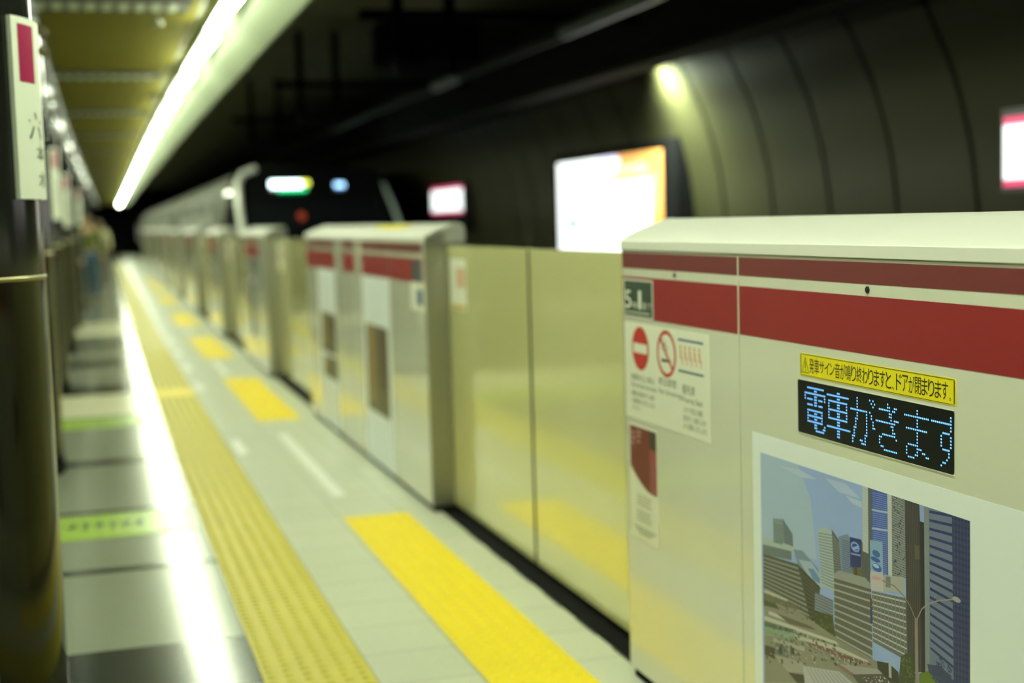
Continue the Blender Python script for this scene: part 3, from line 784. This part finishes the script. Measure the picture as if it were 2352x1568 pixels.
# city photograph on white film
o = part(g, 'poster_film', M_film, lambda b: plate(b, T(3.018), T(1.35), 0.18, 0.869, 0.0, 0.0006), 'white film with a photograph of city towers')
PICK = 0.92
def lerp(a, b_, t): return (a[0] + (b_[0] - a[0]) * t, a[1] + (b_[1] - a[1]) * t)
def pic_mesh(parent):
    V = []; F = []; C = []; lay = 0
    W0, W1, V0, V1 = 0, 829, 0, 575
    def clip(pts):
        def cl(P, ins, cut):
            out = []
            for i in range(len(P)):
                a, c = P[i], P[(i + 1) % len(P)]
                if ins(a): out.append(a)
                if ins(a) != ins(c): out.append(cut(a, c))
            return out
        for (ax, lim, sg) in ((0, W0, 1), (0, W1, -1), (1, V0, 1), (1, V1, -1)):
            if not pts: break
            pts = cl(pts, lambda p: (p[ax] - lim) * sg >= 0, lambda a, c: lerp(a, c, (lim - a[ax]) / (c[ax] - a[ax])))
        return pts
    def add(pts, col):
        pts = clip([tuple(p) for p in pts])
        if len(pts) < 3: return
        x = -0.0008 - lay * 0.0000035; n = len(V)
        V.extend((x, T(2.976 - p[0] / 1000), 0.823 - p[1] / 1000) for p in pts); F.append(tuple(range(n, n + len(pts)))); C.append(col)
    rnd = random.Random(3)
    for q in PIC:
        kind, col, pts = q[0], q[1], q[2]; lay += 1
        if kind in ('', 'sky'): add(pts, col)
        elif kind == 'e':
            c, rx, ry = pts[0], q[3], q[4]; add([(c[0] + rx * math.cos(a * math.pi / 12), c[1] + ry * math.sin(a * math.pi / 12)) for a in range(24)], col)
        elif kind in ('s', 'v'):
            n_, fr = q[3], q[4]; a, b2, c, d = pts
            for i in range(n_):
                t0 = (i + 0.3) / n_; t1 = t0 + fr / n_
                if kind == 's': add([lerp(a, d, t0), lerp(b2, c, t0), lerp(b2, c, t1), lerp(a, d, t1)], col)
                else: add([lerp(a, b2, t0), lerp(a, b2, t1), lerp(d, c, t1), lerp(d, c, t0)], col)
        elif kind == 'd':
            n_, fr = q[3], q[4]; a, b2, c, d = pts
            for i in range(n_):
                t0 = i / n_; t1 = t0 + fr / n_; s0 = min(1, t0 + 1.3 / n_); s1 = min(1, s0 + fr / n_)
                add([lerp(a, d, t0), lerp(b2, c, s0), lerp(b2, c, s1), lerp(a, d, t1)], col)
        elif kind == 'b':
            n_, sz = q[3], q[4]; a, b2, c, d = pts
            for i in range(n_):
                p = lerp(lerp(a, b2, rnd.random()), lerp(d, c, rnd.random()), rnd.random()); w_ = sz * (0.5 + rnd.random()); h_ = sz * (0.3 + 0.5 * rnd.random())
                add([(p[0] - w_ / 2, p[1]), (p[0], p[1] - h_ / 2), (p[0] + w_ / 2, p[1] + h_ * 0.2), (p[0], p[1] + h_ / 2)], col)
        elif kind == 'l':
            wd = q[3] / 2.0
            for i in range(len(pts) - 1):
                d_ = Vector((pts[i + 1][0] - pts[i][0], pts[i + 1][1] - pts[i][1])).normalized() * wd / 2
                a, c = pts[i], pts[i + 1]; add([(a[0] + d_.y, a[1] - d_.x), (c[0] + d_.y, c[1] - d_.x), (c[0] - d_.y, c[1] + d_.x), (a[0] - d_.y, a[1] + d_.x)], col)
    me = bpy.data.meshes.new('city_photo'); me.from_pydata(V, [], F); me.update()
    at = me.color_attributes.new('print', 'FLOAT_COLOR', 'CORNER'); i = 0
    for p, c in zip(me.polygons, C):
        cc = [min(1, 1.12 * lin(c[j]) ** 1.1 * PICS[j]) for j in range(3)]
        for _ in p.loop_indices: at.data[i].color = (*cc, 1); i += 1
    m = bpy.data.materials.new('photo_print'); m.use_nodes = True; nt = m.node_tree; bs = nt.nodes['Principled BSDF']
    a = nt.nodes.new('ShaderNodeVertexColor'); a.layer_name = 'print'; bs.inputs['Roughness'].default_value = 0.45
    nt.links.new(a.outputs[0], bs.inputs['Base Color']); me.materials.append(m)
    ob = bpy.data.objects.new('city_photo', me); COL.objects.link(ob); ob.parent = parent
PICS = (1.36, 1.24, 2.0)
pic_mesh(o)

# second gate
M_photo = mat('photo_brown', rgb(98, 92, 62), 0.45); M_photo2 = mat('photo_tan', rgb(150, 122, 70), 0.45); M_photo3 = mat('photo_umber', rgb(84, 66, 48), .45)
g, yc = gate(6.40, 10.20, 'second platform gate, with a yellow sticker on its top and brown photo panels', [8.95, 8.68, 8.23, 8.03, 7.24], [(10.19, 8.955), (8.675, 8.235), (8.02, 7.245), (7.235, 6.46)])
T = lambda y: y - yc
part(g, 'yellow_sticker', M_yel, lambda b: b.poly([(0.066 - 0.0015, T(7.95), 1.3635), (0.066 - 0.0015, T(7.15), 1.3635), (0.122 - 0.0015, T(7.15), 1.3815), (0.122 - 0.0015, T(7.95), 1.3815)]), 'yellow sticker on the sloping top')
for (a, c, zb, p) in ((8.03, 7.25, 0.03, ((7.95, 7.33, .325, .822),)), (9.70, 8.97, 0.03, ((9.55, 8.99, .36, .50), (9.6, 9.0, .53, .80)))):
    o = part(g, 'poster_film', M_film, lambda b: plate(b, T(a), T(c), zb, 1.098, 0.0, 0.0006))
    for (ya, yb, z0, z1) in p:
        b = MB(); face_rect(b, T(ya), T(yb), z0, z1, -0.0009); b.build('photo', M_photo, o)
        w_ = (ya - yb); b = MB(); face_rect(b, T(ya - w_ * .12), T(ya - w_ * .4), z0 + .05, z1, -0.0011); b.build('photo_tan_area', M_photo2, o)
        b = MB(); face_rect(b, T(ya - w_ * .6), T(yb + w_ * .06), z0 + .15, z1 - .02, -0.0012); b.build('photo_umber_area', M_photo3, o)
part(g, 'number_plate', mat('plate_blue', rgb(52, 84, 84), .4), lambda b: plate(b, T(6.66), T(6.50), 1.11, 1.21, -0.0006, 0.0008), 'dark green number plate')
part(g, 'notice_sticker', M_white, lambda b: plate(b, T(6.72), T(6.42), 0.965, 1.105, 0.0, 0.0008), 'cream notice sticker')
part(g, 'blue_notice', M_signblue, lambda b: plate(b, T(6.58), T(6.46), 0.995, 1.07, -0.0008, 0.0008), 'small blue notice')
# the gates beyond
GATES = [(12.78, 15.05, 'third platform gate from the camera'), (17.88, 20.1, 'fourth platform gate from the camera'), (22.98, 26.3, 'fifth platform gate from the camera'),
         (29.0, 31.4, 'sixth platform gate, small in the distance'), (34.1, 36.5, 'seventh platform gate, far away'), (39.2, 42.6, 'eighth platform gate, far away'),
         (45.3, 47.7, 'ninth platform gate, far away'), (50.4, 52.8, 'tenth platform gate, near the end of the row'), (55.5, 58.9, 'last platform gate of the row')]
for k, (a, c, lab) in enumerate(GATES):
    g, yc = gate(a, c, lab, [c - 0.8, a + 0.8], [(a + 1.75, a + 0.55)])
    T = lambda y: y - yc
    part(g, 'text_display', M_led, lambda b: plate(b, T(a + 1.25), T(a + 0.85), 0.98, 1.06, 0.0, 0.0015))
    o = part(g, 'poster_film', M_film, lambda b: plate(b, T(a + 1.38), T(a + 1.02), 0.28, 0.88, 0.0, 0.0006))
    b = MB(); face_rect(b, T(a + 1.36), T(a + 1.04), 0.30, 0.86, -0.0009); b.build('photo', M_photo3 if k % 2 else mat('photo_dark', rgb(70, 76, 70), .45), o)
    part(g, 'orange_notice', mat('notice_yellow', rgb(214, 190, 60), .45), lambda b: plate(b, T(a + 1.9), T(a + 1.8), 0.35, 1.2, 0.0, 0.0008))

# sliding doors
OPEN = [(3.855, 6.40)] + [(p, q) for p, q in zip([10.20] + [x_[1] for x_ in GATES[:-1]], [x_[0] for x_ in GATES])]
M_seal = mat('door_seal', (0.04, 0.04, 0.03), 0.6)
ON = ['nearest', 'second', 'third', 'fourth', 'fifth', 'sixth', 'seventh', 'eighth', 'ninth', 'tenth']
for k, (a, c) in enumerate(OPEN):
    mid = (a + c) / 2
    for s in (-1, 1):
        h = (c - a) / 4; yc = mid + s * h
        r = empty('sliding_door', GX + 0.11, yc, 0, '%s plain champagne steel sliding door of the %s doorway' % ('left-hand' if s > 0 else 'right-hand', ON[k]), 'door', 'sliding gate doors')
        b = MB(); b.box(0.0, 0.035, -h + 0.008 + (0.008 if s > 0 else 0), h - 0.008 - (0.008 if s < 0 else 0), 0.035, 1.283); b.build('leaf', M_door, r, bevel=0.003)
        b = MB(); ye = -s * (h - 0.016); b.box(0.0005, 0.0345, min(ye, ye - s * 0.0075), max(ye, ye - s * 0.0075), 0.035, 1.280); b.build('edge_seal', M_seal, r)
        if s > 0 and k < 3:
            o = part(r, 'notice_sticker', M_white, lambda b: round_plate(b, h - 0.05, h - 0.33, 0.985, 1.222, 0.0, 0.0008, 0.01), 'cream notice sticker')
            b = MB(); face_rect(b, h - 0.16, h - 0.32, 1.09, 1.18, -0.0011); b.build('pink_area', mat('notice_pink', rgb(206, 170, 140), .5), o)
            b = MB(); face_rect(b, h - 0.06, h - 0.32, 0.99, 1.01, -0.0011); b.build('orange_line', mat('notice_orange', rgb(206, 176, 70), .5), o)
    r = empty('door_sill', GX + 0.075, mid, 0, 'black rubber sill slot under the %s doorway' % ON[k], 'sill', 'sills of the gate doorways')
    h = (c - a) / 2; b = MB(); b.box(-0.032, 0.32, -h + 0.01, h - 0.01, 0.0, 0.004); b.build('black_slot', M_black, r)
    b = MB()
    for j in range(int((2 * h - .1) / 0.36)): b.box(-0.038, -0.032, -h + 0.05 + j * 0.36, -h + 0.05 + j * 0.36 + 0.2, 0.0, 0.003)
    b.build('comb_teeth', M_dark, r)

# ------------------------------------------------------------------ lit boards on the curved wall
def em(name, c, s): return mat(name, c, 0.4, emit=c, estr=s)
E_white = em('lit_white', (0.93, 0.98, 1.0), 1.5); E_orange = em('lit_orange', (0.85, 0.36, 0.07), 0.95); E_orange2 = em('lit_amber', (0.95, 0.55, 0.16), 1.0)
E_peach = em('lit_peach', (0.95, 0.66, 0.45), 1.0); E_teal = em('lit_teal', (0.02, 0.16, 0.22), 0.6); E_mag = em('lit_magenta', (0.75, 0.05, 0.18), 0.9); E_violet = em('lit_violet', (0.72, 0.66, 1.0), 1.3)
r = empty('advertising_board', 4.93, 12.84, 0, 'large lit white and orange advertising board on the curved wall', 'advertising board')
b = MB(); b.box(0.0, 0.16, -1.68, 1.63, 0.75, 2.07); b.build('frame', mat('board_frame', (0.005, 0.005, 0.005), 0.9, spec=0.05), r)
b = MB(); face_rect(b, 1.56, -1.36, 0.82, 1.985, -0.002); b.build('lit_face', E_white, r)
def br(name, m, u0, u1, z0, z1, x=-0.004):
    b = MB(); face_rect(b, 1.56 - 2.92 * u0, 1.56 - 2.92 * u1, z0, z1, x); return b.build(name, m, r)
br('orange_field', E_orange, 0.60, 1.0, 0.82, 1.985, -0.003); br('amber_bar', E_orange2, 0.455, 0.97, 1.42, 1.79, -0.004)
br('peach_title', E_peach, 0.62, 0.88, 1.80, 1.88, -0.0045)
br('white_panel', E_white, 0.49, 0.91, 0.82, 1.735, -0.005); br('white_cloud', E_white, 0.3, 0.64, 1.82, 1.965, -0.0042); br('violet_edge', E_violet, 0.45, 0.63, 1.955, 1.98, -0.0044)
b = MB(); disc(b, 1.56 - 2.92 * .165, 1.33, 0.16, 0.045, -0.005); put_text(b, '六本木', 1.56 - 2.92 * .19, 1.56 - 2.92 * .32, 1.315, 1.345, -0.005); b.build('teal_mark', E_teal, r)
def wall_sign(y0, y1, lab):
    r = empty('wall_sign', 4.92, (y0 + y1) / 2, 0, lab, 'sign', 'lit station signs on the curved wall'); h = (y1 - y0) / 2
    b = MB(); b.box(0.0, 0.14, -h - 0.02, h + 0.02, 1.47, 1.93); b.build('housing', mat('sign_housing', (0.01, 0.01, 0.01), 0.4), r)
    b = MB(); face_rect(b, h, -h, 1.54, 1.84, -0.002); b.build('lit_face', E_white, r)
    b = MB(); face_rect(b, h, -h, 1.842, 1.885, -0.002); face_rect(b, h, -h, 1.500, 1.538, -0.002); b.build('magenta_bands', E_mag, r)
    b = MB(); b.box(0.02, 0.12, -h - 0.01, -h + 0.7, 1.28, 1.46); b.build('lower_box', mat('sign_box', (0.008, 0.011, 0.012), 0.25), r)
    b = MB(); disc(b, h - 0.13, 1.62, 0.012, 0.012, -0.004, 12); put_text(b, '六本木', h - 0.5, h - 1.15, 1.64, 1.78, -0.004); b.build('lettering', E_teal if y0 > 10 else mat('sign_ink', (0.05, 0.06, 0.06), .5), r)
wall_sign(18.55, 20.4, 'small lit white and magenta station sign beyond the advertising board')
wall_sign(4.80, 6.62, 'lit white and magenta station sign cut by the right edge of the photo')

# ------------------------------------------------------------------ the train
M_sil = mat('train_silver', rgb(80, 82, 68), 0.7, spec=0.2); M_tblack = mat('train_black', (0.006, 0.007, 0.007), 0.12); M_tglass = mat('train_glass', (0.008, 0.01, 0.012), 0.05)
TY = 21.3
t = empty('subway_train', 3.16, TY, 0, 'silver subway train with a black front and lit destination sign', 'train')
ZL = 0.10
def tprof(w, zt): return [(-w, -0.95), (w, -0.95), (w, 1.2), (w - 0.03, 1.75), (w - 0.12, 2.0), (w - 0.35, zt - 0.1), (w - 0.75, zt), (-w + 0.75, zt), (-w + 0.35, zt - 0.1), (-w + 0.12, 2.0), (-w + 0.03, 1.75), (-w, 1.2)]
pf = [(a_, c_ + (ZL if c_ > 1.3 else 0)) for a_, c_ in tprof(1.18, 2.28)]
for k in range(4):                                                # four cars
    y0 = 1.0 + k * 16.6; b = MB()
    b.v = []; ys = [y0 + j * 1.6 for j in range(11)]; b.extr(pf, ys)
    b.v = [(x_ + dx(y_ + TY) - dx(TY) - slope(TY) * 0, y_, z_) for (x_, y_, z_) in b.v]
    b.build('car_body', M_sil, t, smooth=True)
    for j in range(3):
        b = MB(); cy = y0 + 2.6 + j * 5.4
        off_ = dx(cy + TY) - dx(TY)
        b.box(-1.192 + off_, -1.17 + off_, cy - 0.62, cy + 0.62, -0.05, 1.86); o = b.build('side_door', mat('train_door', rgb(92, 95, 80), .6, .0), t)
        b = MB(); b.box(-1.197 + off_, -1.19 + off_, cy - 0.5, cy - 0.08, 0.75, 1.65); b.box(-1.197 + off_, -1.19 + off_, cy + 0.08, cy + 0.5, 0.75, 1.65); b.build('door_window', mat('train_lit_window', (0.3, 0.32, 0.25), .2, emit=(0.9, 1.0, 0.7), estr=0.14), o)
        if j < 2:
            b = MB(); cw_ = cy + 2.7; off_ = dx(cw_ + TY) - dx(TY)
            b.box(-1.19 + off_, -1.17 + off_, cw_ - 1.6, cw_ + 1.6, 0.75, 1.62); b.build('side_window', MATS['train_lit_window'], t)
t.rotation_euler = (0, 0, 0)
# cab nose, raked forward towards its foot
NW = 1.18
b = MB()
def sect(y, w, zt, n=len(pf)): return [(p[0] / 1.18 * w, y, p[1] if p[1] < 1.3 else 1.3 + (p[1] - 1.3) * (zt - 1.3) / (2.28 - 1.3)) for p in pf]
secs = [sect(1.0, 1.18, 2.28), sect(0.2, 1.16, 2.24), sect(-0.30, 1.12, 2.15)]
m_ = len(pf)
for s_ in secs: b.v += s_
for j in range(len(secs) - 1):
    for i in range(m_): b.f.append((j * m_ + i, j * m_ + (i + 1) % m_, (j + 1) * m_ + (i + 1) % m_, (j + 1) * m_ + i)); b.c.append(0)
b.build('cab_side', M_tblack, t, smooth=True)
b = MB(); A = [(-1.12, -0.35, 2.14), (1.12, -0.35, 2.14), (1.14, -1.35, 1.30), (-1.14, -1.35, 1.30)]
A = [(-1.06, -0.42, 2.08), (1.06, -0.42, 2.08), (1.13, -1.45, 1.20), (-1.13, -1.45, 1.20)]
b.poly(A[::-1]); b.poly([(-0.78, -0.30, 2.23), (0.78, -0.30, 2.23), (1.06, -0.42, 2.08), (-1.06, -0.42, 2.08)][::-1]); b.poly([(-1.13, -1.45, 1.20), (1.13, -1.45, 1.20), (1.10, -1.5, -0.8), (-1.10, -1.5, -0.8)][::-1])
for (p, q) in (((-1.06, -0.42, 2.08), (-1.13, -1.45, 1.20)), ((1.06, -0.42, 2.08), (1.13, -1.45, 1.20))):
    s_ = -1 if p[0] < 0 else 1; b.poly([p, q, (s_ * 1.16, 0.2, 1.20), (s_ * 1.14, 0.0, 2.08)][::s_ if s_ else 1]); b.poly([q, (q[0] * .975, -1.5, -.8), (s_ * 1.16, 0.2, -.8), (s_ * 1.16, .2, 1.2)])
b.poly([(-0.78, -0.30, 2.23), (0.78, -0.30, 2.23), (1.06, -0.42, 2.08), (1.14, 0.2, 2.2), (-1.14, .2, 2.2), (-1.06, -0.42, 2.08)])
b.build('front_mask', M_tblack, t)
b = MB(); pts = [(-0.80, -0.30, 2.25), (-1.00, -0.34, 2.17), (-1.09, -0.50, 2.03), (-1.13, -0.9, 1.70), (-1.15, -1.5, 1.20), (-1.13, -1.56, 0.2)]
for i in range(len(pts) - 1): b.cyl(pts[i], pts[i + 1], 0.05, 10)
b.build('white_front_edge', mat('edge_white', rgb(246, 250, 232), 0.25), t, smooth=True)
b = MB(); pts = [(1.09, -0.50, 1.98), (1.14, -0.9, 1.66), (1.16, -1.5, 1.20), (1.14, -1.56, 0.2)]
for i in range(len(pts) - 1): b.cyl(pts[i], pts[i + 1], 0.035, 10)
b.build('front_edge', mat('edge_silver', rgb(170, 190, 180), 0.25), t, smooth=True)
def fr(name, m, x0, x1, z0, z1, off_=0.012):
    ff = lambda z: -0.42 + (2.08 - z) * (-1.03 / 0.88) - off_ * 2
    b = MB(); b.quad((x0, ff(z0), z0), (x1, ff(z0), z0), (x1, ff(z1), z1), (x0, ff(z1), z1)); return b.build(name, m, t)
L_w = em('display_white', (0.75, 0.95, 1.0), 7.0); L_y = em('display_yellow', (0.85, 0.9, 0.1), 3.0); L_g = em('display_green', (0.02, 0.85, 0.3), 2.4); L_b = em('display_blue', (0.35, 0.65, 1.0), 4.0)
fr('windshield', M_tglass, -1.0, 1.0, 1.3, 1.72, 0.006)
fr('destination_display', L_w, -0.62, -0.16, 1.96, 2.055, .02); fr('yellow_letters', L_y, -0.16, -0.04, 1.99, 2.055, .02); fr('green_band', L_g, -0.52, -0.10, 1.91, 1.955, .02); fr('number_display', L_b, 0.34, 0.48, 1.95, 2.01, .02)
b = MB(); b.cyl((-0.26, -1.08, 1.53), (-0.26, -1.16, 1.52), 0.05, 16); b.build('tail_light', em('tail_red', (0.5, 0.06, 0.02), 0.35), t)

# ------------------------------------------------------------------ people far down the platform
def skin(name, parent, verts, edges, radii, m, root=0):
    me = bpy.data.meshes.new(name); me.from_pydata(verts, edges, []); me.update(); me.materials.append(m)
    o = bpy.data.objects.new(name, me); COL.objects.link(o); o.parent = parent
    sk = o.modifiers.new('skin', 'SKIN'); sk.use_smooth_shade = True
    lay = me.skin_vertices[0] if me.skin_vertices else None
    if lay is None:
        bm = bmesh.new(); bm.from_mesh(me); bm.verts.layers.skin.verify(); bm.to_mesh(me); bm.free(); lay = me.skin_vertices[0]
    for i, r_ in enumerate(radii): lay.data[i].radius = r_ if isinstance(r_, tuple) else (r_, r_); lay.data[i].use_root = (i == root)
    s = o.modifiers.new('sub', 'SUBSURF'); s.levels = 1; s.render_levels = 2
    return o
def person(x, y, lab, jac, tro, hairc, hs=1.0, lift=0.0):
    r = empty('person', x, y, 0, lab, 'person'); sk = mat('skin', rgb(176, 146, 112), .6)
    v = [(0, 0, .95), (0, 0, 1.2), (0, 0, 1.38), (0, 0, 1.48), (0, -.01, 1.56), (0, -.01, 1.68), (-.19, 0, 1.40), (-.25, .0, 1.15), (-.26, -.12 - lift, .95 + lift), (-.26, -.17 - lift, .87 + lift), (.19, 0, 1.40), (.25, 0, 1.15), (.26, -.10, .93), (.26, -.13, .84),
         (-.1, 0, .90), (-.11, -.01, .5), (-.11, .03, .10), (-.11, -.08, .05), (.1, 0, .90), (.11, -.01, .5), (.11, .03, .10), (.11, -.08, .05)]
    e = [(0, 1), (1, 2), (2, 3), (3, 4), (4, 5), (2, 6), (6, 7), (7, 8), (8, 9), (2, 10), (10, 11), (11, 12), (12, 13), (0, 14), (14, 15), (15, 16), (16, 17), (0, 18), (18, 19), (19, 20), (20, 21)]
    rr = [(.13, .10), (.12, .09), (.13, .09), .05, (.075, .085), (.075, .09), .05, .04, .033, .035, .05, .04, .033, .035, .08, .055, .04, .04, .08, .055, .04, .04]
    v = [(a * hs, b_ * hs, c * hs) for a, b_, c in v]; skin('body', r, v, e, rr, sk)
    idx = [0, 1, 2, 6, 7, 8, 10, 11, 12]; mp = {a: i for i, a in enumerate(idx)}
    skin('jacket', r, [v[i] for i in idx], [(mp[a], mp[b_]) for a, b_ in e if a in mp and b_ in mp], [(.17, .13), (.155, .12), (.155, .115), .07, .06, .05, .07, .06, .05], jac)
    idx = [0, 14, 15, 16, 18, 19, 20]; mp = {a: i for i, a in enumerate(idx)}
    skin('trousers', r, [v[i] for i in idx], [(mp[a], mp[b_]) for a, b_ in e if a in mp and b_ in mp], [(.15, .12), .095, .075, .06, .095, .075, .06], tro)
    skin('hair', r, [(0, .02 * hs, 1.64 * hs), (0, .02 * hs, 1.72 * hs)], [(0, 1)], [(.095, .10), (.08, .09)], hairc)
    for s in (-1, 1):
        b = MB(); b.box(s * .11 - .05, s * .11 + .05, -.17, .09, 0, .08); o = b.build('shoe', M_dark, r, bevel=0.02)
    b = MB()
    for s in (-1, 1): b.cyl((s * .03, -.10 * hs, 1.63 * hs), (s * .03, -.105 * hs, 1.63 * hs), .01, 8)
    b.build('eyes', M_ink, r)
person(0.06 - dx(28) + 0.02, 28.0, 'person in a dark olive jacket and blue jeans beside the farthest pillars', mat('jacket_olive', rgb(84, 92, 36), .8), mat('jeans', rgb(52, 84, 112), .8), mat('hair_dark', (0.02, 0.016, 0.012), .6), 1.0)
person(-0.30 - dx(24), 24.2, 'person in dark clothes half hidden by the pillars, hand raised to the waist', mat('jacket_dark', rgb(46, 46, 34), .8), mat('trousers_dark', rgb(36, 36, 34), .8), MATS['hair_dark'], 1.0, 0.12)
person(-0.02, 38.0, 'person in a pale shirt walking far down the platform', mat('shirt_pale', rgb(206, 204, 168), .8), mat('trousers_grey', rgb(120, 112, 100), .8), MATS['hair_dark'], 0.97)
